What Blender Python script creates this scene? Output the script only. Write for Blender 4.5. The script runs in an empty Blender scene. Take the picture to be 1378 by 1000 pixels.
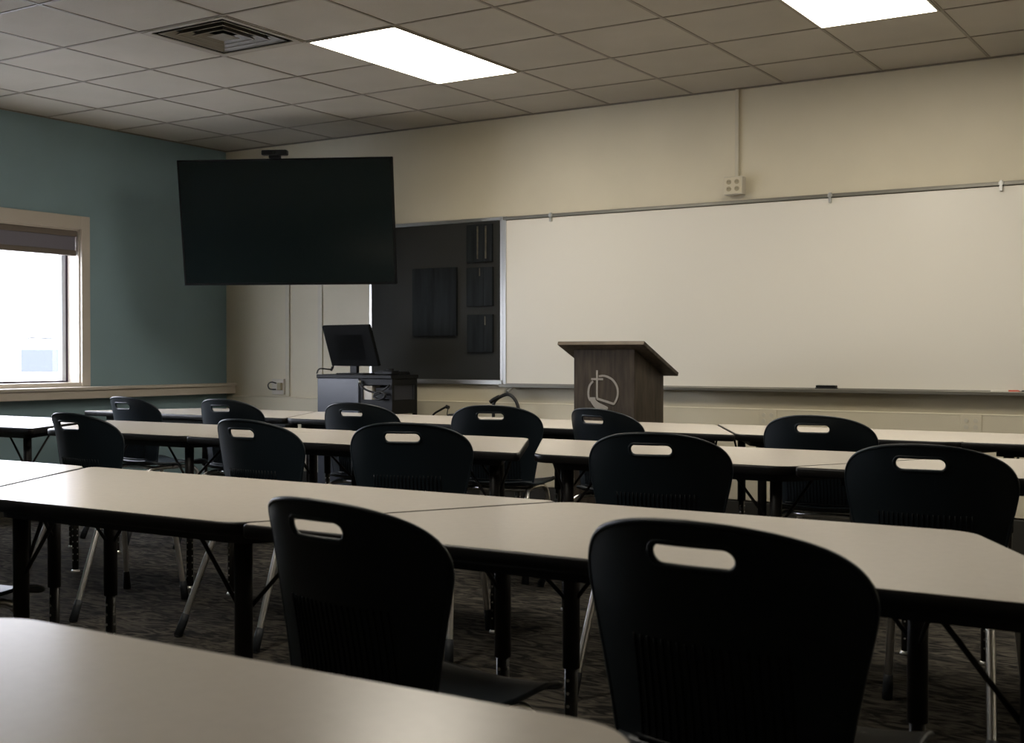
import bpy, bmesh, math, random
from mathutils import Vector, Matrix
from mathutils.geometry import delaunay_2d_cdt
random.seed(4)
scene = bpy.context.scene
C = scene.collection
PI = math.pi
H = 2.8146            # ceiling height
YW = 7.393            # front wall
XL = -7.512           # left (window) wall
XR = 3.2
YB = -3.6
TILE = 0.6096
GX, GY = -6.3381, 4.4173   # ceiling grid origin

# ------------------------------------------------------------------ materials
def mat(name, col, rough=0.5, metal=0.0, spec=0.5, noise=0.0, nscale=20.0, bump=0.0, bscale=200.0, stretch=None, coat=0.0, col2=None):
    m = bpy.data.materials.new(name); m.use_nodes = True
    nt = m.node_tree; b = nt.nodes['Principled BSDF']
    b.inputs['Roughness'].default_value = rough
    b.inputs['Metallic'].default_value = metal
    b.inputs['Specular IOR Level'].default_value = spec
    b.inputs['Coat Weight'].default_value = coat
    c = (*col, 1)
    b.inputs['Base Color'].default_value = c
    tc = nt.nodes.new('ShaderNodeTexCoord')
    mp = nt.nodes.new('ShaderNodeMapping')
    nt.links.new(tc.outputs['Object'], mp.inputs['Vector'])
    if stretch: mp.inputs['Scale'].default_value = stretch
    if noise > 0 or col2:
        n = nt.nodes.new('ShaderNodeTexNoise'); n.inputs['Scale'].default_value = nscale
        n.inputs['Detail'].default_value = 6
        nt.links.new(mp.outputs['Vector'], n.inputs['Vector'])
        r = nt.nodes.new('ShaderNodeValToRGB')
        if col2: a, d = col, col2
        else:
            a = tuple(x * (1 - noise) for x in col); d = tuple(min(1, x * (1 + noise)) for x in col)
        r.color_ramp.elements[0].position = 0.35; r.color_ramp.elements[1].position = 0.65
        r.color_ramp.elements[0].color = (*a, 1); r.color_ramp.elements[1].color = (*d, 1)
        nt.links.new(n.outputs['Fac'], r.inputs['Fac'])
        nt.links.new(r.outputs['Color'], b.inputs['Base Color'])
    if bump > 0:
        n2 = nt.nodes.new('ShaderNodeTexNoise'); n2.inputs['Scale'].default_value = bscale
        n2.inputs['Detail'].default_value = 3
        nt.links.new(mp.outputs['Vector'], n2.inputs['Vector'])
        bp = nt.nodes.new('ShaderNodeBump'); bp.inputs['Strength'].default_value = bump
        bp.inputs['Distance'].default_value = 0.004
        nt.links.new(n2.outputs['Fac'], bp.inputs['Height'])
        nt.links.new(bp.outputs['Normal'], b.inputs['Normal'])
    return m

def emit(name, col, s):
    m = bpy.data.materials.new(name); m.use_nodes = True
    nt = m.node_tree; nt.nodes.clear()
    e = nt.nodes.new('ShaderNodeEmission'); o = nt.nodes.new('ShaderNodeOutputMaterial')
    e.inputs['Color'].default_value = (*col, 1); e.inputs['Strength'].default_value = s
    nt.links.new(e.outputs[0], o.inputs[0])
    return m

def glass_mat(name):
    m = bpy.data.materials.new(name); m.use_nodes = True
    nt = m.node_tree; nt.nodes.clear()
    t = nt.nodes.new('ShaderNodeBsdfTransparent'); g = nt.nodes.new('ShaderNodeBsdfGlossy')
    g.inputs['Roughness'].default_value = 0.02
    mx = nt.nodes.new('ShaderNodeMixShader'); mx.inputs[0].default_value = 0.06
    o = nt.nodes.new('ShaderNodeOutputMaterial')
    nt.links.new(t.outputs[0], mx.inputs[1]); nt.links.new(g.outputs[0], mx.inputs[2]); nt.links.new(mx.outputs[0], o.inputs[0])
    return m

M = dict(
    wall=mat('cream_paint', (0.65, 0.592, 0.45), 0.6, noise=0.02, nscale=3, bump=0.15, bscale=250),
    wall2=mat('cream_panel_paint', (0.60, 0.555, 0.45), 0.5, noise=0.02, nscale=3),
    teal=mat('teal_paint', (0.250, 0.365, 0.400), 0.55, noise=0.04, nscale=2, bump=0.15, bscale=250),
    trim=mat('trim_paint', (0.58, 0.52, 0.44), 0.4),
    sill=mat('sill_paint', (0.60, 0.535, 0.45), 0.35),
    ceil=mat('ceiling_tile', (0.40, 0.365, 0.30), 0.9, noise=0.05, nscale=2.0, bump=0.35, bscale=160),
    grid=mat('ceiling_grid_shadow', (0.20, 0.175, 0.135), 0.5),  # grid bars coloured dark to stand in for the shadow gaps
    base=mat('rubber_base', (0.035, 0.033, 0.028), 0.5),
    lam=mat('laminate', (0.74, 0.68, 0.60), 0.26, spec=0.42, noise=0.015, nscale=60),
    edge=mat('black_edge', (0.010, 0.009, 0.009), 0.4, spec=0.4),
    tleg=mat('black_leg_steel', (0.012, 0.010, 0.010), 0.45, spec=0.4),
    insert=mat('leg_insert_steel', (0.03, 0.028, 0.025), 0.35, 0.5),
    chrome=mat('chrome', (0.97, 0.96, 0.95), 0.30, 1.0),
    plastic=mat('navy_plastic', (0.010, 0.0175, 0.025), 0.42, spec=0.45, bump=0.12, bscale=500),
    rib=mat('navy_plastic_ribs', (0.003, 0.005, 0.008), 0.5, spec=0.3),
    boot=mat('grey_boot', (0.02, 0.024, 0.03), 0.6),
    tvb=mat('tv_bezel', (0.003, 0.0035, 0.0035), 0.7, spec=0.12),
    tvs=mat('tv_screen', (0.006, 0.0095, 0.0095), 0.13, spec=0.35),
    board=mat('charcoal_fabric', (0.019, 0.020, 0.0175), 0.9, noise=0.08, nscale=120, bump=0.2, bscale=600),
    alu=mat('aluminium', (0.50, 0.50, 0.48), 0.35, 0.85),
    alud=mat('tray_aluminium', (0.22, 0.21, 0.18), 0.4, 0.7),
    wb=mat('whiteboard_surface', (0.80, 0.765, 0.68), 0.20, spec=0.45),
    plank=mat('dark_plank', (0.009, 0.011, 0.012), 0.8, col2=(0.017, 0.020, 0.022), spec=0.12, nscale=3.0, stretch=(9, 9, 0.9)),
    gold=mat('faded_gold_paint', (0.07, 0.062, 0.035), 0.5, noise=0.4, nscale=30),
    wood=mat('dark_walnut', (0.032, 0.024, 0.017), 0.6, spec=0.3, col2=(0.066, 0.052, 0.038), nscale=5.0, stretch=(7, 7, 0.9)),
    woodt=mat('walnut_edge', (0.12, 0.09, 0.06), 0.4, noise=0.2, nscale=12, stretch=(1, 6, 6)),
    emblem=mat('silver_decal', (0.33, 0.31, 0.28), 0.4),
    steel=mat('blue_grey_steel', (0.060, 0.068, 0.088), 0.3, spec=0.5),
    steel2=mat('dark_blue_steel', (0.022, 0.024, 0.034), 0.4),
    black=mat('black_plastic', (0.005, 0.0055, 0.006), 0.5, spec=0.25),
    dark=mat('dark_cabinet', (0.022, 0.024, 0.030), 0.5),
    white=mat('white_plastic', (0.62, 0.58, 0.50), 0.4),
    ivory=mat('ivory_plastic', (0.60, 0.54, 0.40), 0.4),
    socket=mat('socket_plastic', (0.36, 0.31, 0.2), 0.5),
    shade=mat('grey_shade_fabric', (0.20, 0.19, 0.23), 0.8),
    shade2=mat('taupe_rail', (0.16, 0.13, 0.105), 0.6),
    wframe=mat('vinyl_window_frame', (0.55, 0.58, 0.62), 0.4),
    gasket=mat('dark_gasket', (0.03, 0.01, 0.025), 0.5),
    red=mat('red_marker', (0.55, 0.09, 0.05), 0.4),
    felt=mat('eraser_felt', (0.02, 0.02, 0.02), 0.9),
    light=emit('troffer_lens', (1.0, 0.93, 0.80), 15.0),
    ventm=mat('vent_metal', (0.30, 0.27, 0.215), 0.5),
    ventl=mat('louvre_metal', (0.22, 0.20, 0.165), 0.5),
    ventd=mat('vent_dark', (0.008, 0.010, 0.009), 0.9),
    glass=glass_mat('window_glass'),
    carw=mat('white_car_paint', (0.85, 0.86, 0.88), 0.3),
    carg=mat('car_glass', (0.092, 0.100, 0.118), 0.6, spec=0.05),
    tyre=mat('tyre', (0.05, 0.05, 0.05), 0.8, spec=0.05),
    tail=mat('tail_light', (0.6, 0.15, 0.15), 0.3),
    snow=mat('bright_pavement', (0.8, 0.8, 0.82), 0.9, noise=0.03, nscale=1),
    cable=mat('black_cable', (0.008, 0.008, 0.008), 0.5),
    greyhose=mat('grey_hose', (0.25, 0.25, 0.24), 0.5),
)
# carpet
def carpet():
    m = bpy.data.materials.new('carpet'); m.use_nodes = True
    nt = m.node_tree; b = nt.nodes['Principled BSDF']; b.inputs['Roughness'].default_value = 1.0
    b.inputs['Specular IOR Level'].default_value = 0.1
    tc = nt.nodes.new('ShaderNodeTexCoord'); mp = nt.nodes.new('ShaderNodeMapping')
    mp.inputs['Scale'].default_value = (4.5, 11.0, 1.0); mp.inputs['Rotation'].default_value = (0, 0, -0.25)
    nt.links.new(tc.outputs['Object'], mp.inputs['Vector'])
    n = nt.nodes.new('ShaderNodeTexNoise'); n.inputs['Scale'].default_value = 1.5; n.inputs['Detail'].default_value = 8
    n.inputs['Distortion'].default_value = 2.2
    nt.links.new(mp.outputs['Vector'], n.inputs['Vector'])
    r = nt.nodes.new('ShaderNodeValToRGB')
    e = r.color_ramp.elements
    e[0].position = 0.40; e[0].color = (0.014, 0.013, 0.012, 1); e[1].position = 0.66; e[1].color = (0.092, 0.082, 0.066, 1)
    nt.links.new(n.outputs['Fac'], r.inputs['Fac']); nt.links.new(r.outputs['Color'], b.inputs['Base Color'])
    return m
M['carpet'] = carpet()

# ------------------------------------------------------------------ helpers
def link(name, bm, mats, parent=None, smooth=False):
    me = bpy.data.meshes.new(name)
    bmesh.ops.recalc_face_normals(bm, faces=bm.faces[:])
    bm.to_mesh(me); bm.free()
    if not isinstance(mats, (list, tuple)): mats = [mats]
    for m in mats: me.materials.append(m)
    if smooth:
        for p in me.polygons: p.use_smooth = True
    o = bpy.data.objects.new(name, me); C.objects.link(o)
    if parent: o.parent = parent
    return o

def tag(o, label=None, cat=None, group=None, kind=None):
    if label: o['label'] = label
    if cat: o['category'] = cat
    if group: o['group'] = group
    if kind: o['kind'] = kind
    return o

def empty(name, loc=(0, 0, 0), rz=0.0):
    o = bpy.data.objects.new(name, None); o.empty_display_size = 0.1
    C.objects.link(o); o.location = loc; o.rotation_euler = (0, 0, rz)
    return o

def box(bm, x0, x1, y0, y1, z0, z1, mi=0, mtx=None, bev=0.0):
    t = bmesh.new()
    vs = [t.verts.new((x, y, z)) for z in (z0, z1) for y in (y0, y1) for x in (x0, x1)]
    for f in ((0, 2, 3, 1), (4, 5, 7, 6), (0, 1, 5, 4), (2, 6, 7, 3), (0, 4, 6, 2), (1, 3, 7, 5)):
        t.faces.new([vs[i] for i in f])
    if bev > 0:
        bmesh.ops.bevel(t, geom=t.edges[:], offset=bev, segments=2, affect='EDGES', profile=0.5)
    merge(bm, t, mi, mtx)

def merge(bm, t, mi=0, mtx=None, smooth=False):
    mp = {}
    for v in t.verts: mp[v] = bm.verts.new(mtx @ v.co if mtx else v.co)
    for f in t.faces:
        try:
            nf = bm.faces.new([mp[v] for v in f.verts]); nf.material_index = mi if mi is not None else f.material_index
            nf.smooth = smooth or f.smooth
        except ValueError: pass
    t.free()

def prism(bm, pts, z0, z1, mi=0, mtx=None, top=True, side=True, bev=0.0):
    t = bmesh.new()
    a = [t.verts.new((p[0], p[1], z0)) for p in pts]; b = [t.verts.new((p[0], p[1], z1)) for p in pts]
    n = len(pts)
    if top: t.faces.new(b); t.faces.new(a[::-1])
    if side:
        for i in range(n): t.faces.new((a[i], a[(i + 1) % n], b[(i + 1) % n], b[i]))
    if bev > 0:
        bmesh.ops.bevel(t, geom=t.edges[:], offset=bev, segments=2, affect='EDGES', profile=0.5)
    merge(bm, t, mi, mtx)

def spline(pts, n=8):
    P = [Vector(p) for p in pts]
    if len(P) < 3: return P
    out = []
    for i in range(len(P) - 1):
        p0 = P[max(i - 1, 0)]; p1 = P[i]; p2 = P[i + 1]; p3 = P[min(i + 2, len(P) - 1)]
        for k in range(n):
            t = k / n
            out.append(0.5 * ((2 * p1) + (p2 - p0) * t + (2 * p0 - 5 * p1 + 4 * p2 - p3) * t * t + (3 * p1 - p0 - 3 * p2 + p3) * t ** 3))
    out.append(P[-1]); return out

def tube(bm, pts, r, seg=12, mi=0, closed=False, caps=True):
    P = [Vector(p) for p in pts]; n = len(P)
    rs = r if isinstance(r, (list, tuple)) else [r] * n
    rings = []; up = None
    for i in range(n):
        if closed: d = P[(i + 1) % n] - P[i - 1]
        elif i == 0: d = P[1] - P[0]
        elif i == n - 1: d = P[-1] - P[-2]
        else: d = P[i + 1] - P[i - 1]
        if d.length < 1e-9: d = Vector((0, 0, 1))
        d.normalize()
        if up is None:
            up = Vector((0, 0, 1)) if abs(d.z) < 0.9 else Vector((1, 0, 0))
        s = d.cross(up)
        if s.length < 1e-6: s = d.orthogonal()
        s.normalize(); up = s.cross(d).normalized()
        rings.append([bm.verts.new(P[i] + (s * math.cos(2 * PI * k / seg) + up * math.sin(2 * PI * k / seg)) * rs[i]) for k in range(seg)])
    m = n if closed else n - 1
    for i in range(m):
        a, b = rings[i], rings[(i + 1) % n]
        for k in range(seg):
            f = bm.faces.new((a[k], a[(k + 1) % seg], b[(k + 1) % seg], b[k])); f.smooth = True; f.material_index = mi
    if caps and not closed:
        for rg, rev in ((rings[0], True), (rings[-1], False)):
            f = bm.faces.new(rg[::-1] if rev else rg); f.material_index = mi

def round_poly(pts, r, n=6):
    out = []
    m = len(pts)
    rr = r if isinstance(r, (list, tuple)) else [r] * m
    for i in range(m):
        r = rr[i]
        p0, p1, p2 = Vector(pts[i - 1]), Vector(pts[i]), Vector(pts[(i + 1) % m])
        a = (p0 - p1).normalized(); b = (p2 - p1).normalized()
        ang = a.angle(b); t = r / math.tan(ang / 2)
        s = p1 + a * t; e = p1 + b * t
        c = p1 + (a + b).normalized() * (r / math.sin(ang / 2))
        v0 = s - c; v1 = e - c
        tot = v0.angle(v1); sgn = 1 if (v0.x * v1.y - v0.y * v1.x) > 0 else -1
        for k in range(n + 1):
            q = tot * k / n * sgn
            out.append((c.x + v0.x * math.cos(q) - v0.y * math.sin(q), c.y + v0.x * math.sin(q) + v0.y * math.cos(q)))
    return out

def copy_tree(o, parent=None):
    c = o.copy(); C.objects.link(c)
    if parent: c.parent = parent
    for ch in list(o.children): copy_tree(ch, c)
    return c

def struct(name, bm, m, parent=None, smooth=False):
    o = link(name, bm, m, parent, smooth)
    if not parent: o['kind'] = 'structure'
    return o

# ------------------------------------------------------------------ room shell
bm = bmesh.new(); box(bm, XL - .2, XR, YB, YW + .2, -0.1, 0.0); struct('floor', bm, M['carpet'])
VX0, VX1, VY0, VY1 = GX + 2 * TILE + .02, GX + 3 * TILE - .02, GY + .02, GY + TILE - .02
bm = bmesh.new()
box(bm, XL - .2, VX0, YB, YW + .2, H, H + .12); box(bm, VX1, XR, YB, YW + .2, H, H + .12)
box(bm, VX0, VX1, YB, VY0, H, H + .12); box(bm, VX0, VX1, VY1, YW + .2, H, H + .12)
ceiling = struct('ceiling', bm, M['ceil'])
bm = bmesh.new()
i = -2
while GX + i * TILE < XR:
    x = GX + i * TILE
    if x > XL: box(bm, x - .0085, x + .0085, YB, YW, H - .003, H)
    i += 1
i = -14
while GY + i * TILE < YW:
    y = GY + i * TILE
    if y > YB: box(bm, XL, XR, y - .0085, y + .0085, H - .0034, H)
    i += 1
box(bm, XL, XR, YW - .018, YW, H - .008, H); box(bm, XL, XL + .018, YB, YW, H - .006, H)
link('ceiling_grid', bm, M['grid'], ceiling)

bm = bmesh.new(); box(bm, XL - .2, XR, YW, YW + .2, 0, H); struct('wall_front', bm, M['wall'])
bm = bmesh.new(); box(bm, XR, XR + .2, YB, YW + .2, 0, H); struct('wall_right', bm, M['wall2'])
bm = bmesh.new(); box(bm, XL - .2, XR + .2, YB - .2, YB, 0, H); struct('wall_back', bm, M['wall2'])
# left wall with window opening
WY0, WY1, WZ0, WZ1 = 3.45, 5.925, .905, 2.04
bm = bmesh.new()
box(bm, XL - .2, XL, YB, WY0, 0, H); box(bm, XL - .2, XL, WY1, YW, 0, H)
box(bm, XL - .2, XL, WY0, WY1, 0, WZ0); box(bm, XL - .2, XL, WY0, WY1, WZ1, H)
struct('wall_left', bm, M['teal'])

# wainscot ledge along the front wall
bm = bmesh.new()
box(bm, XL + .1, XR, YW - .035, YW, .20, .775)
box(bm, XL + .1, XR, YW - .035, YW, .765, .781, bev=.007)
struct('trim_1', bm, M['wall'])
bm = bmesh.new(); box(bm, XL, XR, YW - .05, YW, 0, .19, bev=.003); struct('baseboard_front', bm, M['base'])
bm = bmesh.new(); box(bm, XL, XL + .014, YB, YW - .05, 0, .14, bev=.003); struct('baseboard_left', bm, M['base'])
# sill ledge that runs the whole length of the window wall
bm = bmesh.new()
box(bm, XL, XL + .125, 1.0, YW, .862, .886, bev=.006)
box(bm, XL, XL + .105, 1.0, YW, .800, .862, bev=.004)
struct('trim_2', bm, M['sill'])
# vertical panel joints on the front wall beside the corner
bm = bmesh.new()
box(bm, -6.50, -6.455, YW - .010, YW, .785, 2.0, bev=.002)
box(bm, -6.84, -6.80, YW - .014, YW, .785, 2.0, bev=.002)
struct('trim_3', bm, M['wall2'])

# window: casing, jamb, frame, gasket, glass
win = empty('window_1', (XL, (WY0 + WY1) / 2, WZ0)); win['kind'] = 'structure'
wm = Matrix.Translation(-Vector(win.location))
bm = bmesh.new()
for a in ((XL, XL + .022, WY1, WY1 + .074, .886, WZ1 + .095), (XL, XL + .022, WY0 - .10, WY0, .886, WZ1 + .095), (XL, XL + .022, WY0, WY1, WZ1, WZ1 + .095)):
    box(bm, *a, mtx=wm, bev=.003)
link('window_casing', bm, M['trim'], win)
bm = bmesh.new()
box(bm, XL - .2, XL, WY1 - .012, WY1, WZ0, WZ1, mtx=wm); box(bm, XL - .2, XL, WY0, WY0 + .012, WZ0, WZ1, mtx=wm)
box(bm, XL - .2, XL, WY0, WY1, WZ1 - .012, WZ1, mtx=wm); box(bm, XL - .2, XL + .01, WY0, WY1, WZ0 - .02, WZ0 + .012, mtx=wm)
link('window_jamb', bm, M['trim'], win)
bm = bmesh.new()
X0, X1 = XL - .17, XL - .13
for a in ((WY1 - .06, WY1 - .012, WZ0, WZ1), (WY0 + .012, WY0 + .06, WZ0, WZ1), (WY0 + .05, WY1 - .05, WZ1 - .06, WZ1 - .012), (WY0 + .05, WY1 - .05, WZ0 + .012, WZ0 + .028)):
    box(bm, X0, X1, *a, mtx=wm, bev=.003)
link('window_frame', bm, M['wframe'], win)
bm = bmesh.new()
box(bm, X1 - .002, X1 + .004, WY1 - .026, WY1 - .012, WZ0 + .012, WZ1, mtx=wm)
box(bm, X1 - .002, X1 + .004, WY0 + .012, WY1 - .012, WZ0 + .012, WZ0 + .022, mtx=wm)
link('window_gasket', bm, M['gasket'], win)
bm = bmesh.new(); box(bm, XL - .152, XL - .148, WY0 + .055, WY1 - .055, WZ0 + .026, WZ1 - .055, mtx=wm)
link('window_pane', bm, M['glass'], win)

# roller blind
bl = empty('window_blind', (XL - .03, (WY0 + WY1) / 2, WZ1 - .012)); tag(bl, 'grey fabric window blind rolled up under the window head', 'window blind')
bmx = Matrix.Translation(-Vector(bl.location))
bm = bmesh.new(); box(bm, XL - .07, XL - .004, WY0 + .02, WY1 - .02, WZ1 - .055, WZ1 - .012, mtx=bmx, bev=.006); link('head_rail', bm, M['shade2'], bl)
bm = bmesh.new()
for k in range(5):
    z = WZ1 - .058 - k * .019
    tube(bm, [bmx @ Vector((XL - .035, WY0 + .025, z - .009)), bmx @ Vector((XL - .035, WY1 - .025, z - .009))], .0125, 8)
box(bm, XL - .05, XL - .022, WY0 + .025, WY1 - .025, WZ1 - .16, WZ1 - .055, mtx=bmx)
link('blind_fabric', bm, M['shade'], bl)
bm = bmesh.new(); box(bm, XL - .06, XL - .01, WY0 + .022, WY1 - .022, WZ1 - .195, WZ1 - .155, mtx=bmx, bev=.006); link('bottom_rail', bm, M['shade2'], bl)

# ------------------------------------------------------------------ ceiling lights, vent
def troffer(c, l, label):
    x0, x1 = GX + c * TILE, GX + (c + 1) * TILE; y0, y1 = GY + l * TILE, GY + (l + 2) * TILE
    cx, cy = (x0 + x1) / 2, (y0 + y1) / 2
    t = empty('ceiling_light', (cx, cy, H)); tag(t, label, 'ceiling light')
    mt = Matrix.Translation((-cx, -cy, -H))
    bm = bmesh.new()
    w = .016
    for a in ((x0 + .004, x0 + w, y0 + .004, y1 - .004), (x1 - w, x1 - .004, y0 + .004, y1 - .004), (x0 + w, x1 - w, y0 + .004, y0 + w), (x0 + w, x1 - w, y1 - w, y1 - .004)):
        box(bm, *a, H - .008, H - .0005, mtx=mt)
    link('light_frame', bm, M['ventm'], t)
    bm = bmesh.new(); box(bm, x0 + w, x1 - w, y0 + w, y1 - w, H - .006, H - .001, mtx=mt)
    link('diffuser', bm, M['light'], t)
troffer(3, 1, 'bright rectangular ceiling light left of centre, beside the air vent')
troffer(7, 1, 'bright rectangular ceiling light at the top right of the photo')
troffer(11, 1, 'bright rectangular ceiling light farthest right, above the whiteboard')
troffer(5, -5, 'bright rectangular ceiling light above the middle of the room')

vx, vy = GX + 2.5 * TILE, GY + .5 * TILE
v = empty('air_vent', (vx, vy, H)); tag(v, 'square louvred air vent set in the ceiling tiles', 'air vent')
bm = bmesh.new(); box(bm, -.30, .30, -.30, .30, .115, .13)
for a in ((-.288, -.284, -.288, .288), (.284, .288, -.288, .288), (-.288, .288, -.288, -.284), (-.288, .288, .284, .288)): box(bm, *a, .0, .115)
link('vent_opening', bm, M['ventd'], v)
bm = bmesh.new()
def ring(bm, r0, z0, r1, z1, t=.004):
    # sloping square louvre ring
    cs = ((-1, -1), (1, -1), (1, 1), (-1, 1))
    for k in range(4):
        a, b = cs[k], cs[(k + 1) % 4]
        q = [(a[0] * r0, a[1] * r0, z0), (b[0] * r0, b[1] * r0, z0), (b[0] * r1, b[1] * r1, z1), (a[0] * r1, a[1] * r1, z1)]
        lo = [bm.verts.new(p) for p in q]; hi = [bm.verts.new((p[0], p[1], p[2] + t)) for p in q]
        bm.faces.new(lo); bm.faces.new(hi[::-1])
        for j in range(4): bm.faces.new((lo[j], lo[(j + 1) % 4], hi[(j + 1) % 4], hi[j]))
ring(bm, .296, -.006, .262, -.004)
link('vent_frame', bm, M['ventm'], v)
for r in (.236, .176, .116):
    bm = bmesh.new(); ring(bm, r, -.004, r - .007, -.004, .002); ring(bm, r - .006, -.002, r - .030, .026, .002); link('louvre', bm, M['ventl'], v)
bm = bmesh.new(); ring(bm, .060, -.004, .054, -.004, .002); box(bm, -.056, .056, -.056, .056, -.004, -.002); link('louvre', bm, M['ventl'], v)

# ------------------------------------------------------------------ chair
def cdt_surface(name, outline, hole, fn, parent, m, step=.018, th=.007, rim=.0052, smooth=True):
    """outline/hole are 2-D loops; fn(u, v) maps them onto the curved shell."""
    def dens(l, d):
        o = []
        for i in range(len(l)):
            a, b = Vector(l[i]), Vector(l[(i + 1) % len(l)]); k = max(1, int((b - a).length / d))
            for j in range(k): o.append(a.lerp(b, j / k))
        return o
    O = dens(outline, step); Hh = dens(hole, step * .6) if hole else []
    def inside(p, l):
        c = False
        for i in range(len(l)):
            a, b = l[i], l[i - 1]
            if (a[1] > p[1]) != (b[1] > p[1]) and p[0] < (b[0] - a[0]) * (p[1] - a[1]) / (b[1] - a[1]) + a[0]: c = not c
        return c
    def near(p, l, d): return any((p - q).length < d for q in l)
    pts = O + Hh; no = len(O)
    xs = [p.x for p in O]; ys = [p.y for p in O]
    y = min(ys)
    while y < max(ys):
        x = min(xs)
        while x < max(xs):
            p = Vector((x, y))
            if inside(p, O) and not near(p, O, step * .6) and not (Hh and (inside(p, Hh) or near(p, Hh, step * .5))): pts.append(p)
            x += step
        y += step
    ed = [(i, (i + 1) % no) for i in range(no)] + [(no + i, no + (i + 1) % len(Hh)) for i in range(len(Hh))]
    V, E, F, *_ = delaunay_2d_cdt(pts, ed, [], 0, 1e-6)
    F = [f for f in F if (lambda c: inside(c, O) and not (Hh and inside(c, Hh)))(sum((V[i] for i in f), Vector((0, 0))) / len(f))]
    def nrm(u, v):
        e = 1e-3
        a = Vector(fn(u + e, v)) - Vector(fn(u - e, v)); b = Vector(fn(u, v + e)) - Vector(fn(u, v - e))
        return a.cross(b).normalized()
    bm = bmesh.new()
    A, B = [], []
    for p in V:
        q = Vector(fn(p.x, p.y)); n = nrm(p.x, p.y)
        A.append(bm.verts.new(q + n * th / 2)); B.append(bm.verts.new(q - n * th / 2))
    for f in F:
        bm.faces.new([A[i] for i in f]).smooth = True; bm.faces.new([B[i] for i in reversed(f)]).smooth = True
    for l in ([O, Hh] if Hh else [O]):
        tube(bm, [fn(p.x, p.y) for p in l], rim, 8, closed=True)
    for v_ in [v_ for v_ in bm.verts if not v_.link_faces]: bm.verts.remove(v_)
    me = bpy.data.meshes.new(name); bm.to_mesh(me); bm.free(); me.materials.append(m)
    o = bpy.data.objects.new(name, me); C.objects.link(o); o.parent = parent
    return o

def back_fn(x, z):
    t = (z - .44) / .41
    y0 = .030 - .005 * t - .085 * max(t, 0) ** 1.5
    c = .052 + .036 * t
    return (x, y0 + c * (abs(x) / .23) ** 2.2, z)

def seat_fn(x, s):
    # s: 0 rear .. 0.44 front
    z = .452 - .012 * math.sin(min(max(s / .36, 0), 1) * PI)
    if s > .34: z -= 2.6 * (s - .34) ** 2
    if s < .05: z += 6 * (.05 - s) ** 2
    z += .018 * (abs(x) / .22) ** 2.5
    return (x, s + .01, z)

def make_chair():
    root = empty('classroom_chair')
    half = [(p.x, p.y) for p in spline([(.187, .455, 0), (.206, .56, 0), (.220, .63, 0), (.233, .69, 0), (.2400, .736, 0), (.2345, .772, 0), (.214, .803, 0), (.179, .826, 0), (.129, .8425, 0), (.069, .852, 0), (.0, .855, 0)], 5)]
    out = half + [(-x, z) for x, z in half[-2::-1]]
    hole = []
    for k in range(24):
        a = 2 * PI * k / 24
        hole.append((math.copysign(.052, math.cos(a)) + .0215 * math.cos(a), .802 + .0205 * math.sin(a)))
    cdt_surface('backrest', out, hole, back_fn, root, M['plastic'], rim=.0058)
    bm = bmesh.new()
    for k in range(-9, 10):
        x = k * .0145
        if k % 1 == 0:
            pts = []
            for j in range(9):
                z = .485 + j * .0215
                p = back_fn(x, z); pts.append((p[0], p[1] - .0045, p[2]))
            tube(bm, pts, .0023, 6)
    for z in (.480,):
        tube(bm, [(lambda p: (p[0], p[1] - .0045, p[2]))(back_fn(-.142 + .0142 * j * 2, z)) for j in range(11)], .004, 6)
    link('lumbar_ribs', bm, M['rib'], root)
    so = round_poly([(-.190, 0), (.190, 0), (.222, .24), (.205, .435), (-.205, .435), (-.222, .24)], .055, 5)
    cdt_surface('seat', so, None, seat_fn, root, M['plastic'], step=.03, rim=.006)
    # web joining seat and backrest
    bm = bmesh.new()
    N = 12; rows = []
    for j in range(6):
        t = j / 5; row = []
        for k in range(N + 1):
            x = (-.186 + .372 * k / N)
            a = Vector(seat_fn(x, .03)); b = Vector(back_fn(x, .475)); mid = Vector((x, .012 + .03 * (abs(x) / .2) ** 2, .450))
            p = a * (1 - t) ** 2 + mid * 2 * t * (1 - t) + b * t * t
            row.append(bm.verts.new(p))
        rows.append(row)
    for j in range(5):
        for k in range(N): bm.faces.new((rows[j][k], rows[j][k + 1], rows[j + 1][k + 1], rows[j + 1][k])).smooth = True
    w = link('seat_web', bm, M['plastic'], root)
    sm = w.modifiers.new('s', 'SOLIDIFY'); sm.thickness = .007; sm.offset = 0
    R = .0125
    for s in (-1, 1):
        bm = bmesh.new()
        tube(bm, spline([(s * .15, .20, .428), (s * .165, .06, .426), (s * .178, .0, .405), (s * .186, -.03, .36), (s * .205, -.105, .18), (s * .2165, -.152, .06)], 6), R, 12)
        lg = link('leg', bm, M['chrome'], root)
        bm = bmesh.new(); tube(bm, [(s * .2145, -.142, .085), (s * .2165, -.152, .06), (s * .222, -.176, .004)], [.0155, .0165, .0175], 12)
        tube(bm, [(s * .222, -.176, .004), (s * .222, -.177, 0)], [.0175, .012], 12); link('leg_boot', bm, M['boot'], lg)
        bm = bmesh.new()
        tube(bm, spline([(s * .15, .20, .428), (s * .165, .31, .426), (s * .176, .352, .405), (s * .182, .366, .36), (s * .198, .388, .18), (s * .208, .402, .06)], 6), R, 12)
        lg = link('leg', bm, M['chrome'], root)
        bm = bmesh.new(); tube(bm, [(s * .2065, .400, .085), (s * .208, .402, .06), (s * .212, .408, .004)], [.0155, .0165, .0175], 12)
        tube(bm, [(s * .212, .408, .004), (s * .212, .408, 0)], [.0175, .012], 12); link('leg_boot', bm, M['boot'], lg)
    for yy in (.10, .30):
        bm = bmesh.new(); tube(bm, [(-.158, yy, .426), (.158, yy, .426)], .011, 10)
        link('crossbar', bm, M['chrome'], root)
    return root

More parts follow.
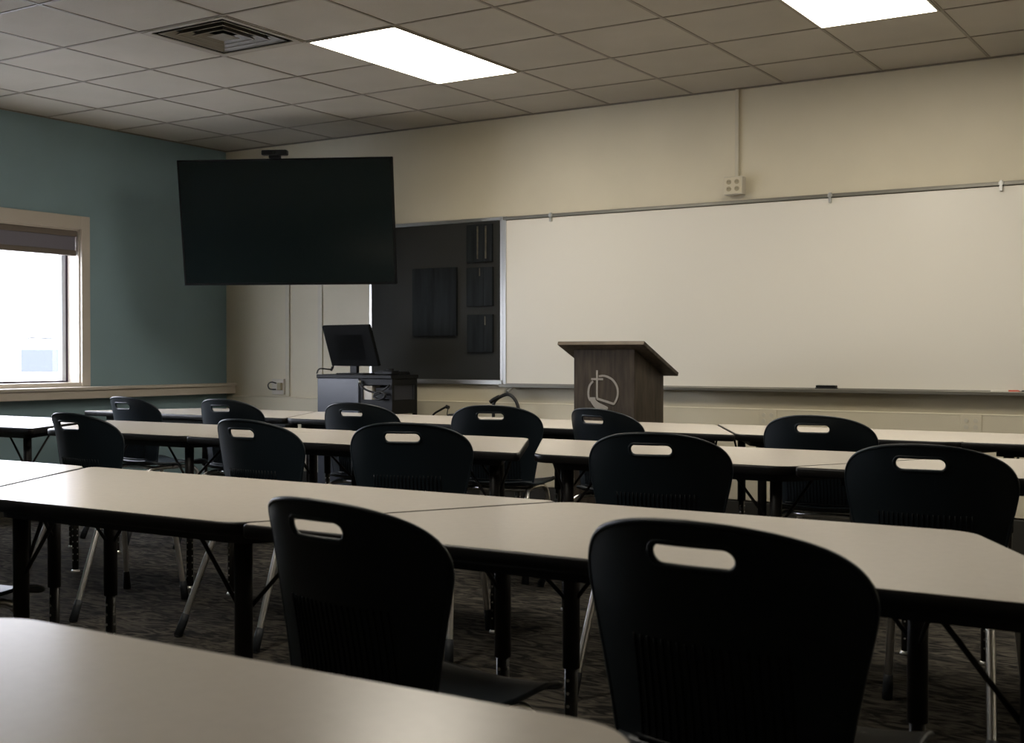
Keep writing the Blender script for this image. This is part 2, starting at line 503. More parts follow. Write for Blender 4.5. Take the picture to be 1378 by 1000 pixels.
chairs = [
    (-1.515, 1.765, -9, 'navy plastic chair with handle slot, left of the two large foreground chairs', 'row2'),
    (-.775, 1.79, -5, 'navy plastic chair with handle slot, largest and nearest, at the lower right', 'row2'),
    (-3.195, 1.80, 0, 'navy plastic chair at the left photo edge, only its glossy seat corner showing', 'row2'),
    (-4.51, 3.54, -4, 'navy plastic chair leftmost at the third table row, bright table seen through its slot', 'row3'),
    (-3.49, 3.56, -4, 'navy plastic chair second from left at the third table row, below the wall TV', 'row3'),
    (-2.82, 3.70, 18, 'navy plastic chair at the third table row, right behind the foreground left chair', 'row3'),
    (-1.765, 3.66, 10, 'navy plastic chair at the third table row, directly in front of the lectern', 'row3'),
    (-.885, 3.60, 0, 'navy plastic chair rightmost at the third table row, near the right photo edge', 'row3'),
    (-5.97, 5.06, -6, 'small navy plastic chair in the far row beneath the window ledge, against the teal wall', 'row4'),
    (-5.19, 5.10, 1, 'small navy plastic chair in the far row below the corner of the walls', 'row4'),
    (-4.205, 5.08, 4, 'small navy plastic chair in the far row in front of the black equipment cart', 'row4'),
    (-3.41, 5.20, 15, 'small navy plastic chair in the far row between the equipment cart and the lectern', 'row4'),
    (-2.785, 5.17, -18, 'small navy plastic chair in the far row overlapping the bottom of the lectern', 'row4'),
    (-1.69, 5.06, 2, 'navy plastic chair rightmost in the far row, under the whiteboard eraser', 'row4'),
]
proto = make_chair()
for n, (x, y, rz, lab, g) in enumerate(chairs):
    o = proto if n == 0 else copy_tree(proto)
    o.location = (x, y, 0); o.rotation_euler = (0, 0, math.radians(rz)); k_ = 1.008 if n == 1 else .996 if n == 0 else 1.01; o.scale = (k_ * (1.045 if n < 2 else 1), k_, k_)
    tag(o, lab, 'chair', {'row2': 'chairs at the second table row', 'row3': 'chairs at the third table row', 'row4': 'chairs at the far table row'}[g])

# ------------------------------------------------------------------ trapezoid tables
TH = .74; TD = .76; LH = .925; SH = .505
def make_table():
    """long side at -y (near), short side at +y"""
    root = empty('trapezoid_table')
    pts = [(-LH, -TD / 2), (LH, -TD / 2), (SH, TD / 2), (-SH, TD / 2)]
    RR = [.018, .018, .10, .10]
    def scl(pp, d):
        q = [(-LH + d * 1.75, -TD / 2 + d), (LH - d * 1.75, -TD / 2 + d), (SH - d * .58, TD / 2 - d), (-SH + d * .58, TD / 2 - d)]
        return round_poly(q, RR, 6)
    bm = bmesh.new(); prism(bm, scl(None, .004), TH - .028, TH); link('tabletop', bm, M['lam'], root)
    # bull-nosed black edge band
    bm = bmesh.new()
    prof = [(.0045, TH - .0005), (.0015, TH - .002), (0, TH - .007), (0, TH - .027), (.003, TH - .033), (.03, TH - .033), (.03, TH - .029)]
    loops = [[bm.verts.new((x, y, z)) for x, y in scl(None, d)] for d, z in prof]
    for a, b in zip(loops, loops[1:]):
        for k in range(len(a)): bm.faces.new((a[k], a[(k + 1) % len(a)], b[(k + 1) % len(a)], b[k])).smooth = True
    link('edge_band', bm, M['edge'], root)
    # steel apron
    bm = bmesh.new()
    a = scl(None, .075); b = scl(None, .10)
    for z0, z1 in ((TH - .062, TH - .029),):
        A0 = [bm.verts.new((x, y, z0)) for x, y in a]; A1 = [bm.verts.new((x, y, z1)) for x, y in a]
        B0 = [bm.verts.new((x, y, z0)) for x, y in b]; B1 = [bm.verts.new((x, y, z1)) for x, y in b]
        n = len(a)
        for k in range(n):
            j = (k + 1) % n
            bm.faces.new((A0[k], A0[j], A1[j], A1[k])); bm.faces.new((B0[j], B0[k], B1[k], B1[j])); bm.faces.new((A0[j], A0[k], B0[k], B0[j])); bm.faces.new((A1[k], A1[j], B1[j], B1[k]))
    link('apron', bm, M['tleg'], root)
    for sx, sy in ((-1, -1), (1, -1), (1, 1), (-1, 1)):
        x = sx * (.735 if sy < 0 else .42); y = sy * (TD / 2 - (.115 if sy < 0 else .12))
        bm = bmesh.new()
        tube(bm, [(x, y, TH - .030), (x, y, .345)], .0215, 16)
        tube(bm, [(x, y, TH - .030), (x, y, TH - .05)], [.045, .024], 16)
        lg = link('leg', bm, M['tleg'], root)
        bm = bmesh.new()
        tube(bm, [(x, y, .40), (x, y, .012)], .0165, 14)
        for k in range(9):
            z = .06 + k * .032
            for dx, dy in ((0, -.0165), (-.0165, 0), (0, .0165)):
                tube(bm, [(x + dx * .9, y + dy * .9, z), (x + dx * 1.07, y + dy * 1.07, z)], .0042, 8, mi=1)  # bright discs stand in for glints at the adjustment holes
        link('leg_insert', bm, [M['insert'], M['chrome']], lg)
        bm = bmesh.new(); tube(bm, [(x, y, .016), (x, y, .010), (x, y, .003), (x, y, 0)], [.012, .020, .023, .022], 16); link('foot', bm, M['chrome'], lg)
        bm = bmesh.new()
        tube(bm, [(x, y, .50), (x - sx * .17, y, TH - .032)], .0055, 8)
        tube(bm, [(x, y, .50), (x + (sx * .10 if sy > 0 else -sx * .02), y - sy * .17, TH - .032)], .0055, 8)
        link('brace', bm, M['tleg'], lg)
    return root
T1, T2, T3 = .74, 2.38, 4.40
tables = [
    (-1.07, T1, 0, 'beige trapezoid table nearest the camera, cut off at the bottom left', 'first row'),
    (-2.56, T1 + .03, 1, 'beige trapezoid table at the extreme lower left edge, only a rounded corner showing', 'first row'),
    (-3.965, T2, 0, 'glaring white-lit trapezoid table at the left edge of the second row', 'second row'),
    (-2.520, T2, 1, 'beige trapezoid table with black edge in the second row, left of the large foreground chairs', 'second row'),
    (-1.08, T2, 0, 'beige trapezoid table with black edge behind the two large foreground chairs', 'second row'),
    (-6.41, T3, 0, 'glare-lit trapezoid table at the left edge of the third row, near the window', 'third row'),
    (-4.875, T3, 1, 'trapezoid table second from left in the third row, between the two leftmost chairs', 'third row'),
    (-3.44, T3, 0, 'trapezoid table third from left in the third row, its right end at the open gap', 'third row'),
    (-1.945, T3, 1, 'trapezoid table in the third row right of the gap, in front of the lectern', 'third row'),
    (-.505, T3, 0, 'trapezoid table at the right edge of the third row', 'third row'),
    (-6.02, 5.87, 0, 'far row trapezoid table beside the teal wall', 'far row'),
    (-4.585, 5.87, 1, 'far row trapezoid table in front of the equipment cart', 'far row'),
    (-3.15, 5.87, 0, 'far row trapezoid table in front of the lectern', 'far row'),
    (-1.735, 5.92, 1, 'far row trapezoid table under the whiteboard eraser', 'far row'),
    (-.30, 5.94, 0, 'far row trapezoid table at the right edge of the photo', 'far row'),
]
tp = make_table()
for n, (x, y, fl, lab, g) in enumerate(tables):
    o = tp if n == 0 else copy_tree(tp)
    o.location = (x, y, 0); o.rotation_euler = (0, 0, PI if fl else 0)
    tag(o, lab, 'table', 'trapezoid tables in the ' + g)
    if n == 2:   # this table's inner front leg stands clear of the chair pushed under it
        lgs = [c for c in o.children if c.name.split('.')[0] == 'leg']; lgs[1].location.x = -.27; lgs[2].location.x = .06
    if n == 3:
        lgs = [c for c in o.children if c.name.split('.')[0] == 'leg']; lgs[0].location.x = -.08; lgs[1].location.x = -.045

# ------------------------------------------------------------------ whiteboard, tray, rail
wbx0, wbx1, wz0, wz1 = -4.735, 1.6, .915, 2.075
t = empty('whiteboard', ((wbx0 + wbx1) / 2, YW, wz0)); tag(t, 'long glossy whiteboard on the front wall with aluminium frame and tray', 'whiteboard')
mt = Matrix.Translation(-Vector(t.location))
bm = bmesh.new(); box(bm, wbx0 + .01, wbx1 - .01, YW - .018, YW - .001, wz0, wz1, mtx=mt); link('writing_surface', bm, M['wb'], t)
for q in (wbx0, wbx1):
    bm = bmesh.new(); box(bm, q - .013, q + .013, YW - .026, YW, wz0 - .02, wz1 + .03, mtx=mt, bev=.002); link('frame_rail', bm, M['alu'], t)
bm = bmesh.new()
box(bm, wbx0 - .01, wbx1 + .01, YW - .085, YW - .001, wz0 - .022, wz0 - .010, mtx=mt, bev=.003)
box(bm, wbx0 - .01, wbx1 + .01, YW - .088, YW - .076, wz0 - .026, wz0 - .002, mtx=mt, bev=.003)
box(bm, wbx0 - .01, wbx1 + .01, YW - .024, YW - .001, wz0 - .028, wz0 + .002, mtx=mt, bev=.002)
link('marker_tray', bm, M['alud'], t)
bm = bmesh.new()
box(bm, wbx0 - .012, wbx1 + .012, YW - .030, YW - .001, wz1 + .004, wz1 + .026, mtx=mt, bev=.003)
link('map_rail', bm, M['alud'], t)
for hx in (-4.35, -2.375, -1.39):
    bm = bmesh.new()
    box(bm, hx - .008, hx + .008, YW - .040, YW - .018, wz1 - .028, wz1 + .032, mtx=mt, bev=.002)
    box(bm, hx - .014, hx + .014, YW - .038, YW - .026, wz1 + .006, wz1 + .024, mtx=mt, bev=.002)
    link('rail_hook', bm, M['alu'], t)

# eraser and markers on the tray
e = empty('whiteboard_eraser', (-2.385, YW - .055, wz0 - .010)); tag(e, 'black felt eraser lying on the whiteboard tray', 'eraser')
bm = bmesh.new(); box(bm, -.064, .064, -.022, .022, 0, .016, bev=.003); link('felt_pad', bm, M['felt'], e)
bm = bmesh.new(); box(bm, -.062, .062, -.021, .021, .016, .030, bev=.005); link('eraser_grip', bm, M['black'], e)
mk = empty('marker', (-1.375, YW - .055, wz0 - .002)); tag(mk, 'red marker lying on the whiteboard tray at the right', 'marker')
bm = bmesh.new(); tube(bm, [(-.06, 0, 0), (.04, 0, 0)], .0085, 10); link('barrel', bm, M['white'], mk)
bm = bmesh.new(); tube(bm, [(.035, 0, 0), (.085, 0, 0), (.095, 0, 0)], [.0095, .0095, .006], 10); link('cap', bm, M['red'], mk)
mk = empty('marker', (-1.22, YW - .055, wz0 - .002)); tag(mk, 'black marker at the right end of the visible tray, beyond the red one', 'marker')
bm = bmesh.new(); tube(bm, [(-.05, 0, 0), (.04, 0, 0)], .0085, 10); link('barrel', bm, M['black'], mk)
bm = bmesh.new(); tube(bm, [(.035, 0, 0), (.075, 0, 0)], .0095, 10); link('cap', bm, M['black'], mk)

# ------------------------------------------------------------------ bulletin board with four dark plank pictures
bx0, bx1, bz0, bz1 = -5.955, -4.765, .925, 2.09
t = empty('bulletin_board', ((bx0 + bx1) / 2, YW, bz0)); tag(t, 'charcoal fabric bulletin board between the TV and the whiteboard', 'bulletin board')
mt = Matrix.Translation(-Vector(t.location))
bm = bmesh.new(); box(bm, bx0 + .01, bx1 - .005, YW - .016, YW - .001, bz0 + .01, bz1 - .01, mtx=mt); link('fabric_panel', bm, M['board'], t)
bm = bmesh.new()
box(bm, bx0 - .012, bx0 + .012, YW - .024, YW - .001, bz0 - .012, bz1 + .012, mtx=mt, bev=.002)
box(bm, bx1 - .008, bx1 + .016, YW - .024, YW - .001, bz0 - .012, bz1 + .012, mtx=mt, bev=.002)
box(bm, bx0, bx1 + .01, YW - .024, YW - .001, bz1 - .008, bz1 + .016, mtx=mt, bev=.002)
box(bm, bx0, bx1 + .01, YW - .030, YW - .001, bz0 - .020, bz0 + .014, mtx=mt, bev=.003)
link('board_frame', bm, M['alu'], t)
def picture(x0, x1, z0, z1, label, strips):
    t = empty('plank_picture', ((x0 + x1) / 2, YW - .016, z0)); tag(t, label, 'picture', 'dark pictures on the bulletin board')
    w, h = x1 - x0, z1 - z0
    bm = bmesh.new()
    n = 4 if w > .3 else 3
    for k in range(n):
        a = -w / 2 + w * k / n
        box(bm, a, a + w / n, -.022 - .0015 * (k % 2), 0, 0, h, bev=.001)
    link('planks', bm, M['plank'], t)
    for sx, z_0, z_1, sw in strips:
        bm = bmesh.new(); box(bm, sx * w - sw / 2, sx * w + sw / 2, -.0255, -.020, z_0 * h, z_1 * h, bev=.001)
        link('paint_stripe', bm, M['gold'], t)
picture(-5.545, -5.145, 1.26, 1.76, 'large dark plank picture, biggest of the four on the bulletin board', [])
picture(-5.055, -4.835, 1.79, 2.06, 'small dark plank picture with two pale stripes, topmost on the bulletin board', [(-.05, .08, .95, .012), (.27, .08, .95, .012)])
picture(-5.055, -4.83, 1.47, 1.75, 'small dark plank picture, middle of the right column on the bulletin board', [(.02, .78, .98, .008)])
picture(-5.05, -4.83, 1.14, 1.41, 'small dark plank picture, lowest of the right column on the bulletin board', [(.22, .72, .95, .008)])

# ------------------------------------------------------------------ conduit, outlets
t = empty('power_conduit', (-2.985, YW, 2.24)); tag(t, 'cream surface conduit running from ceiling to socket box above the whiteboard', 'conduit')
bm = bmesh.new(); box(bm, -.012, .012, -.016, 0, 0, H - 2.24, bev=.003); link('conduit_channel', bm, M['wall2'], t)
t = empty('wall_outlet', (-2.99, YW, 2.135)); tag(t, 'cream double socket box on the wall just above the whiteboard', 'wall outlet')
bm = bmesh.new(); box(bm, -.062, .062, -.062, 0, 0, .115, bev=.004); link('outlet_box', bm, M['white'], t)
bm = bmesh.new(); box(bm, -.058, .058, -.067, -.061, .004, .111, bev=.002); link('faceplate', bm, M['ivory'], t)
for sx in (-.027, .027):
    for sz in (.036, .080):
        bm = bmesh.new(); tube(bm, [(sx, -.064, sz), (sx, -.071, sz)], .0155, 16)
        for dx in (-.005, .005): box(bm, sx + dx - .001, sx + dx + .001, -.0715, -.0708, sz - .002, sz + .007, mi=1)
        link('socket', bm, [M['socket'], M['black']], t)
for ox, lab in ((-2.765, 'pale flush outlet plate below the whiteboard eraser'), (-1.545, 'pale flush outlet plate below the whiteboard at the right')):
    t = empty('wall_outlet', (ox, YW - .035, .665)); tag(t, lab, 'wall outlet', 'flush outlets under the whiteboard')
    bm = bmesh.new(); box(bm, -.058, .058, -.006, 0, 0, .115, bev=.002); link('faceplate', bm, M['wall'], t)
    for sx in (-.026, .026):
        bm = bmesh.new()
        for sz in (.040, .078): tube(bm, [(sx, -.005, sz), (sx, -.009, sz)], .013, 12)
        link('socket', bm, M['wall2'], t)
t = empty('wall_outlet', (-6.90, YW, .80)); tag(t, 'wall outlet with a plugged-in cord between the corner and the equipment cart', 'wall outlet')
bm = bmesh.new(); box(bm, -.075, .055, -.030, 0, 0, .125, bev=.004); link('faceplate', bm, M['white'], t)
bm = bmesh.new(); box(bm, .005, .045, -.055, -.03, .035, .095, bev=.004); link('plug', bm, M['socket'], t)
bm = bmesh.new(); tube(bm, spline([(-.02, -.035, .09), (-.04, -.07, .10), (-.075, -.07, .08), (-.07, -.06, .045), (-.02, -.04, .04)], 6), .005, 8); link('cord', bm, M['cable'], t)

# ------------------------------------------------------------------ wall TV
tv = empty('television', (-6.018, 6.508, 2.06)); tag(tv, 'large black flat television mounted in the corner, tilted down', 'television')
R = Matrix.Rotation(.456, 4, 'Z') @ Matrix.Rotation(.166, 4, 'X')
tv.rotation_euler = R.to_euler()
W, Ht = 1.55, .891
bm = bmesh.new(); box(bm, -W / 2, W / 2, 0, .045, -Ht / 2, Ht / 2, bev=.006); box(bm, -W / 2 + .25, W / 2 - .25, .04, .09, -Ht / 2 + .12, Ht / 2 - .22, bev=.01); link('housing', bm, M['tvb'], tv)
bm = bmesh.new()
f = .012
for a in ((-W / 2, W / 2, Ht / 2 - f, Ht / 2), (-W / 2, W / 2, -Ht / 2, -Ht / 2 + f * 1.4), (-W / 2, -W / 2 + f, -Ht / 2, Ht / 2), (W / 2 - f, W / 2, -Ht / 2, Ht / 2)):
    box(bm, a[0], a[1], -.006, .002, a[2], a[3], bev=.001)
link('bezel', bm, M['tvb'], tv)
bm = bmesh.new(); box(bm, -W / 2 + f, W / 2 - f, -.0025, .001, -Ht / 2 + f * 1.4, Ht / 2 - f); link('screen', bm, M['tvs'], tv)
bm = bmesh.new()
box(bm, -.22, .22, .09, .11, -.2, .2, bev=.003)
Ri = R.inverted()
def L(p): return Ri @ (Vector(p) - tv.location)
tube(bm, [(0, .10, 0), L((-6.30, 6.98, 2.06)), L((-6.30, 7.36, 2.06))], .028, 10)
a = L((-6.30, 7.385, 2.06))
mt = Matrix.Translation(a) @ Ri.to_3x3().to_4x4()
box(bm, -.14, .14, -.02, .006, -.2, .2, mtx=mt)
link('wall_mount', bm, M['tvb'], tv)
cam_ = empty('conference_camera', (0, 0, 0)); tag(cam_, 'small black conference camera perched on top of the television', 'camera')
cam_.location = tv.location + R.to_3x3() @ Vector((-.065, .015, Ht / 2)); cam_.rotation_euler = (0, 0, .456)
bm = bmesh.new(); box(bm, -.038, .038, -.028, .028, 0, .022, bev=.004); link('clip', bm, M['black'], cam_)
bm = bmesh.new(); box(bm, -.092, .092, -.03, .026, .022, .058, bev=.008); link('camera_body', bm, M['black'], cam_)
bm = bmesh.new(); tube(bm, [(0, -.028, .040), (0, -.037, .040)], .013, 16); link('lens', bm, M['tvs'], cam_)

# ------------------------------------------------------------------ equipment cart + monitor
ct = empty('equipment_cart', (-5.535, 6.84, 0)); tag(ct, 'black equipment cart with blue-grey side cabinet standing at the front wall', 'cart')
bm = bmesh.new(); box(bm, -.480, -.093, -.012, .29, .08, .950, bev=.004); link('cabinet', bm, M['steel'], ct)
bm = bmesh.new(); box(bm, -.488, .205, -.015, .305, .950, .977, bev=.004); link('cart_top', bm, M['black'], ct)
for sx in (-.090, .175):
    for sy in (0, .27):
        bm = bmesh.new(); box(bm, sx, sx + .025, sy, sy + .025, .08, .950); link('post', bm, M['black'], ct)
for z, zz in ((.905, .949), (.700, .800), (.40, .42), (.06, .085)):
    bm = bmesh.new(); box(bm, -.090, .199, .001, .294, z, zz, bev=.002); link('shelf', bm, M['black'], ct)
bm = bmesh.new(); box(bm, -.02, .196, .255, .268, .80, .905); link('back_panel', bm, M['dark'], ct)
bm = bmesh.new(); box(bm, .180, .188, .026, .26, .80, .905); link('side_panel', bm, M['steel2'], ct)
for sx in (-.43, .17):
    for sy in (.03, .26):
        bm = bmesh.new(); tube(bm, [(sx - .012, sy, .03), (sx + .012, sy, .03)], .03, 14); box(bm, sx - .016, sx + .016, sy - .012, sy + .012, .03, .082); link('caster', bm, M['black'], ct)
bx = empty('paper_box', (-5.565, 6.85, .800)); tag(bx, 'small white box on the cart shelf beside the cabinet', 'box')
bm = bmesh.new(); box(bm, -.045, .042, 0, .09, 0, .098, bev=.002); link('carton', bm, M['white'], bx)
bm = bmesh.new(); box(bm, -.046, .043, -.001, .091, .080, .099, bev=.002); link('lid', bm, M['white'], bx)
av = empty('media_player', (-5.44, 6.87, .800)); tag(av, 'dark grey electronic unit on the open shelf of the cart', 'electronics')
bm = bmesh.new(); box(bm, -.07, .075, 0, .16, .004, .085, bev=.006); link('housing', bm, M['dark'], av)
bm = bmesh.new(); box(bm, -.05, .07, -.004, .001, .012, .078, bev=.002); link('front_panel', bm, M['black'], av)
bm = bmesh.new()
tube(bm, spline([(-.08, -.012, .925), (-.06, -.03, .90), (.0, -.03, .868), (.06, -.02, .855), (.12, -.02, .865), (.17, -.02, .89), (.19, -.015, .91)], 8), .007, 8)
tube(bm, spline([(.05, -.02, .82), (.08, -.035, .85), (.13, -.03, .86), (.16, -.03, .83), (.11, -.035, .805), (.06, -.03, .83), (.12, -.03, .85)], 8), .008, 8)
tube(bm, [(-.082, -.012, .935), (-.068, -.028, .918)], .011, 8, mi=1)
link('cables', bm, [M['cable'], M['alu']], ct)

mo = empty('computer_monitor', (-5.745, 6.98, .977)); tag(mo, 'black computer monitor seen from behind, tilted back on the cart', 'monitor')
bm = bmesh.new(); box(bm, -.13, .13, -.11, .10, 0, .010, bev=.004); link('base', bm, M['black'], mo)
bm = bmesh.new(); box(bm, -.064, .000, -.03, .0, .008, .20, bev=.004); link('stand', bm, M['black'], mo)
MR = Matrix.Translation((-.020, -.085, .206)) @ Matrix.Rotation(-.123, 4, 'Z') @ Matrix.Rotation(.331, 4, 'X')
bm = bmesh.new(); box(bm, -.245, .245, 0, .022, -.155, .155, mtx=MR, bev=.004); box(bm, -.15, .15, .0, .03, -.11, .09, mtx=MR, bev=.004); link('display_housing', bm, M['tvb'], mo)
bm = bmesh.new(); box(bm, -.245, .245, .021, .026, -.155, .155, mtx=MR); link('screen', bm, M['tvs'], mo)
bm = bmesh.new(); tube(bm, spline([MR @ Vector((-.235, .01, -.15)), MR @ Vector((-.26, .0, -.18)), (-.31, -.08, .04), (-.335, -.085, .006)], 6), .005, 8)
tube(bm, [MR @ Vector((-.25, .01, -.165)), MR @ Vector((-.268, .0, -.19))], .009, 8)
link('monitor_cord', bm, M['cable'], mo)
kb = empty('keyboard', (-5.485, 6.98, .977)); tag(kb, 'black keyboard lying on the cart top right of the monitor', 'keyboard')
bm = bmesh.new(); box(bm, -.12, .12, 0, .11, .0, .020, bev=.003); link('keyboard_body', bm, M['black'], kb)
bm = bmesh.new()
for r_ in range(4):
    for k in range(10): box(bm, -.114 + k * .023, -.094 + k * .023, .008 + r_ * .025, .028 + r_ * .025, .020, .026)
link('keys', bm, M['black'], kb)
mb = empty('desk_phone', (-5.40, 6.89, .977)); tag(mb, 'small black device on the right end of the cart top', 'electronics')
bm = bmesh.new(); box(bm, -.045, .045, -.02, .06, 0, .032, bev=.008); link('device_body', bm, M['black'], mb)
bm = bmesh.new(); tube(bm, [(-.035, .0, .036), (.035, .0, .036)], .009, 8); link('handset', bm, M['black'], mb)

# ------------------------------------------------------------------ lectern
lc = empty('lectern', (-3.475, 6.56, 0)); tag(lc, 'dark wood lectern with sloping top and silver emblem in front of the whiteboard', 'lectern')
bm = bmesh.new()
x0, x1, d = -.235, .180, .40
def body_top(y): return 1.152 - .40 * y
vs = [bm.verts.new(p) for p in ((x0, 0, 0), (x1, 0, 0), (x1, d, 0), (x0, d, 0), (x0, 0, body_top(0)), (x1, 0, body_top(0)), (x1, d, body_top(d)), (x0, d, body_top(d)))]
for fc in ((0, 1, 5, 4), (1, 2, 6, 5), (2, 3, 7, 6), (3, 0, 4, 7), (4, 5, 6, 7), (3, 2, 1, 0)): bm.faces.new([vs[k] for k in fc])
bmesh.ops.bevel(bm, geom=bm.edges[:], offset=.003, segments=1, affect='EDGES')
link('lectern_body', bm, M['wood'], lc)
sl = math.atan(.40)
MT = Matrix.Translation((0, -.06, body_top(-.06) + .003)) @ Matrix.Rotation(-sl, 4, 'X')
bm = bmesh.new(); box(bm, -.315, .27, 0, .515, 0, .024, mtx=MT, bev=.003); link('lectern_top', bm, M['wood'], lc)
bm = bmesh.new(); box(bm, -.315, .27, -.004, .0005, .001, .023, mtx=MT, bev=.001); link('top_edging', bm, M['woodt'], lc)
bm = bmesh.new(); box(bm, -.24, .185, -.01, d + .01, 0, .06, bev=.003); link('plinth', bm, M['wood'], lc)
# emblem: open ring, cross and wave
def ez(px, py): # emblem drawing coordinates -> front face (x, z)
    return (-.236 + (px - 772) * .005125, 1.12 + (477.5 - py) * .00450)
def zp(a, b): return ez(770 + a * .08, 480 + b * .08)
def ribbon(bm, pts, w, y0=-.0045, y1=.0):
    P = [Vector(p) for p in pts]
    Lf, Rt = [], []
    for k in range(len(P)):
        dd = (P[min(k + 1, len(P) - 1)] - P[max(k - 1, 0)]).normalized(); n_ = Vector((-dd.y, dd.x)) * w / 2
        Lf.append(P[k] + n_); Rt.append(P[k] - n_)
    lp = Lf + Rt[::-1]
    f_ = [bm.verts.new((p.x, y0, p.y)) for p in lp]; b_ = [bm.verts.new((p.x, y1, p.y)) for p in lp]
    n = len(P)
    for k in range(n - 1):
        bm.faces.new((f_[k], f_[k + 1], f_[2 * n - 2 - k], f_[2 * n - 1 - k]))
    for k in range(len(lp)): bm.faces.new((f_[k], f_[(k + 1) % len(lp)], b_[(k + 1) % len(lp)], b_[k]))
def sp2(l, n=6): return [(p.x, p.y) for p in spline([(*zp(*q), 0) for q in l], n)]
bm = bmesh.new()
ribbon(bm, [zp(425, 230), zp(425, 460), zp(425, 700)], .0115)
ribbon(bm, [zp(330, 378), zp(425, 378), zp(522, 378)], .012, y0=-.0052)
ribbon(bm, sp2([(455, 328), (560, 325), (680, 385), (755, 500), (770, 620), (745, 720), (700, 800)]), .0115)
ribbon(bm, sp2([(355, 415), (300, 490), (280, 590), (285, 680), (310, 740)]), .0115)
ribbon(bm, sp2([(420, 705), (520, 735), (620, 765), (700, 790)]), .0125, y0=-.0050)
bl_ = sp2([(285, 688), (340, 686), (395, 690), (400, 730), (450, 772), (520, 805), (590, 840), (605, 862), (580, 900), (530, 915), (470, 905), (390, 858), (330, 780), (285, 688)], 3)[:-1]
a_ = [bm.verts.new((x, -.0048, z)) for x, z in bl_]; b_ = [bm.verts.new((x, 0, z)) for x, z in bl_]
bm.faces.new(a_)
for k in range(len(a_)): bm.faces.new((a_[k], a_[(k + 1) % len(a_)], b_[(k + 1) % len(a_)], b_[k]))
link('emblem', bm, M['emblem'], lc)

# ------------------------------------------------------------------ cables by the wall below the bulletin board
bm = bmesh.new()
tube(bm, spline([(-4.76, 7.24, .0), (-4.75, 7.24, .4), (-4.745, 7.24, .70), (-4.745, 7.245, .775), (-4.71, 7.25, .815), (-4.64, 7.26, .842), (-4.585, 7.26, .815), (-4.55, 7.26, .75), (-4.52, 7.26, .60), (-4.50, 7.26, .30), (-4.50, 7.26, .012)], 8), .012, 10)
tube(bm, spline([(-4.768, 7.235, .785), (-4.74, 7.24, .805), (-4.70, 7.25, .825)], 6), .015, 10)
o = link('cable_loop', bm, M['cable']); tag(o, 'thick black cable looping over below the corner of the whiteboard tray', 'cable')
bm = bmesh.new(); tube(bm, spline([(-4.645, 7.33, .888), (-4.645, 7.30, .875), (-4.646, 7.265, .858)], 6), .010, 10)
o = link('grey_hose', bm, M['greyhose']); tag(o, 'short grey hose hanging from the tray onto the black cable loop', 'hose')
bm = bmesh.new()
tube(bm, spline([(-5.23, 7.15, .012), (-5.23, 7.15, .60), (-5.205, 7.15, .685), (-5.14, 7.15, .725), (-5.085, 7.15, .750), (-5.07, 7.15, .745)], 8), .008, 8)
tube(bm, [(-5.09, 7.15, .751), (-5.066, 7.15, .743)], .014, 8)
tube(bm, spline([(-5.07, 7.15, .742), (-5.08, 7.15, .70), (-5.075, 7.15, .60)], 5), .004, 8)
o = link('gooseneck_arm', bm, M['cable']); tag(o, 'thin black bent arm right of the equipment cart', 'arm')
bm = bmesh.new(); tube(bm, [(-5.04, 7.1, .0), (-5.04, 7.1, .665), (-5.03, 7.1, .69), (-4.98, 7.1, .695)], .012, 8)
o = link('plug_adapter', bm, M['cable']); tag(o, 'small black plug showing left of the far row chair before the bulletin board', 'plug')
# power box beneath the far table
pb = empty('power_box', (-5.08, 5.46, .655)); tag(pb, 'small black power box with white plug hanging under the far table edge', 'power box')
bm = bmesh.new(); box(bm, -.10, .035, -.02, .06, .012, .05, bev=.004); link('housing', bm, M['black'], pb)
bm = bmesh.new(); tube(bm, [(-.095, -.028, .038), (-.095, -.012, .038)], .010, 10); link('plug', bm, M['white'], pb)
bm = bmesh.new(); tube(bm, spline([(.02, -.01, .0), (.01, -.01, -.04), (-.03, 0, -.05), (-.07, .02, -.01)], 5), .004, 6); link('cord', bm, M['cable'], pb)

# ------------------------------------------------------------------ outdoors
bm = bmesh.new(); box(bm, -70, XL - .2, -30, 60, -.45, -.30); o = struct('ground', bm, M['snow'])
car = empty('parked_car', (-20.3, 15.2, -.30), math.radians(53)); tag(car, 'pale overexposed parked car outside the window', 'car')
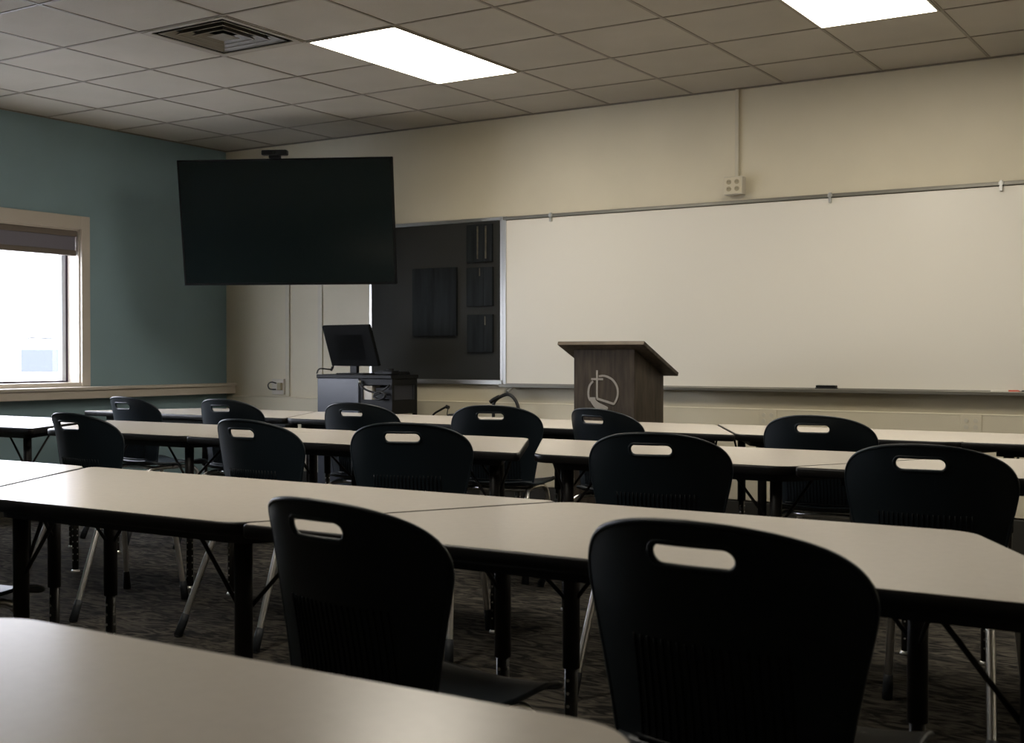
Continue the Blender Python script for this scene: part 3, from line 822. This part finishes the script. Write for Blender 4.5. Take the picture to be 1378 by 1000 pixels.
# car built along local x (length), rear window side facing the room (-y)
prof = [(-2.2, .35), (2.3, .35), (2.35, .75), (2.2, .98), (1.35, 1.08), (.75, 1.62), (-1.7, 1.66), (-2.15, 1.15), (-2.25, .75)]
bm = bmesh.new()
t_ = bmesh.new()
a = [t_.verts.new((x, -.9, z)) for x, z in prof]; b = [t_.verts.new((x, .9, z)) for x, z in prof]
t_.faces.new(a); t_.faces.new(b[::-1])
for k in range(len(prof)): t_.faces.new((a[k], b[k], b[(k + 1) % len(prof)], a[(k + 1) % len(prof)]))
bmesh.ops.bevel(t_, geom=t_.edges[:], offset=.06, segments=3, affect='EDGES')
merge(bm, t_); link('body', bm, M['carw'], car, smooth=False)
for x0, x1 in ((-1.75, -.85), (-.42, .55)):
    bm = bmesh.new(); box(bm, x0, x1, -.915, -.89, 1.10, 1.52, bev=.01); link('side_window', bm, M['carg'], car)
for wx in (-1.4, 1.45):
    for wy in (-.88, .70):
        bm = bmesh.new(); tube(bm, [(wx, wy - .03, .34), (wx, wy + .2, .34)], .34, 24); wo = link('wheel', bm, M['tyre'], car)
        bm = bmesh.new(); tube(bm, [(wx, wy - .04, .34), (wx, wy + .02, .34)], .2, 20); link('hubcap', bm, M['alu'], wo)
bm = bmesh.new(); box(bm, -2.24, -2.0, -.93, -.88, .82, 1.02, bev=.02); link('tail_light', bm, M['tail'], car)
bm = bmesh.new(); tube(bm, [(-.35, -.75, 1.70), (-.25, -.75, 1.74), (.15, -.75, 1.72), (.2, -.75, 1.68)], .018, 6); link('roof_rail', bm, M['tyre'], car)

# ------------------------------------------------------------------ world, camera
w = bpy.data.worlds.new('World'); scene.world = w; w.use_nodes = True
bg = w.node_tree.nodes['Background']; bg.inputs['Color'].default_value = (0.84, 0.88, 1.0, 1); bg.inputs['Strength'].default_value = 12.5

f, yaw, pitch, roll = 1652.66, .565, -.0136, 0.0
cd = bpy.data.cameras.new('Camera'); cd.sensor_width = 36; cd.sensor_fit = 'HORIZONTAL'; cd.lens = f * 36 / 1378
cd.clip_start = .02; cd.clip_end = 200
cam = bpy.data.objects.new('Camera', cd); C.objects.link(cam)
cam.location = (0, 0, 1.12)
cam.rotation_euler = (PI / 2 + pitch, 0, yaw)
scene.camera = cam
cd.dof.use_dof = True; cd.dof.focus_distance = 5.5; cd.dof.aperture_fstop = 7.0
scene.view_settings.view_transform = 'Standard'
scene.view_settings.look = 'None'
scene.view_settings.exposure = 0.0
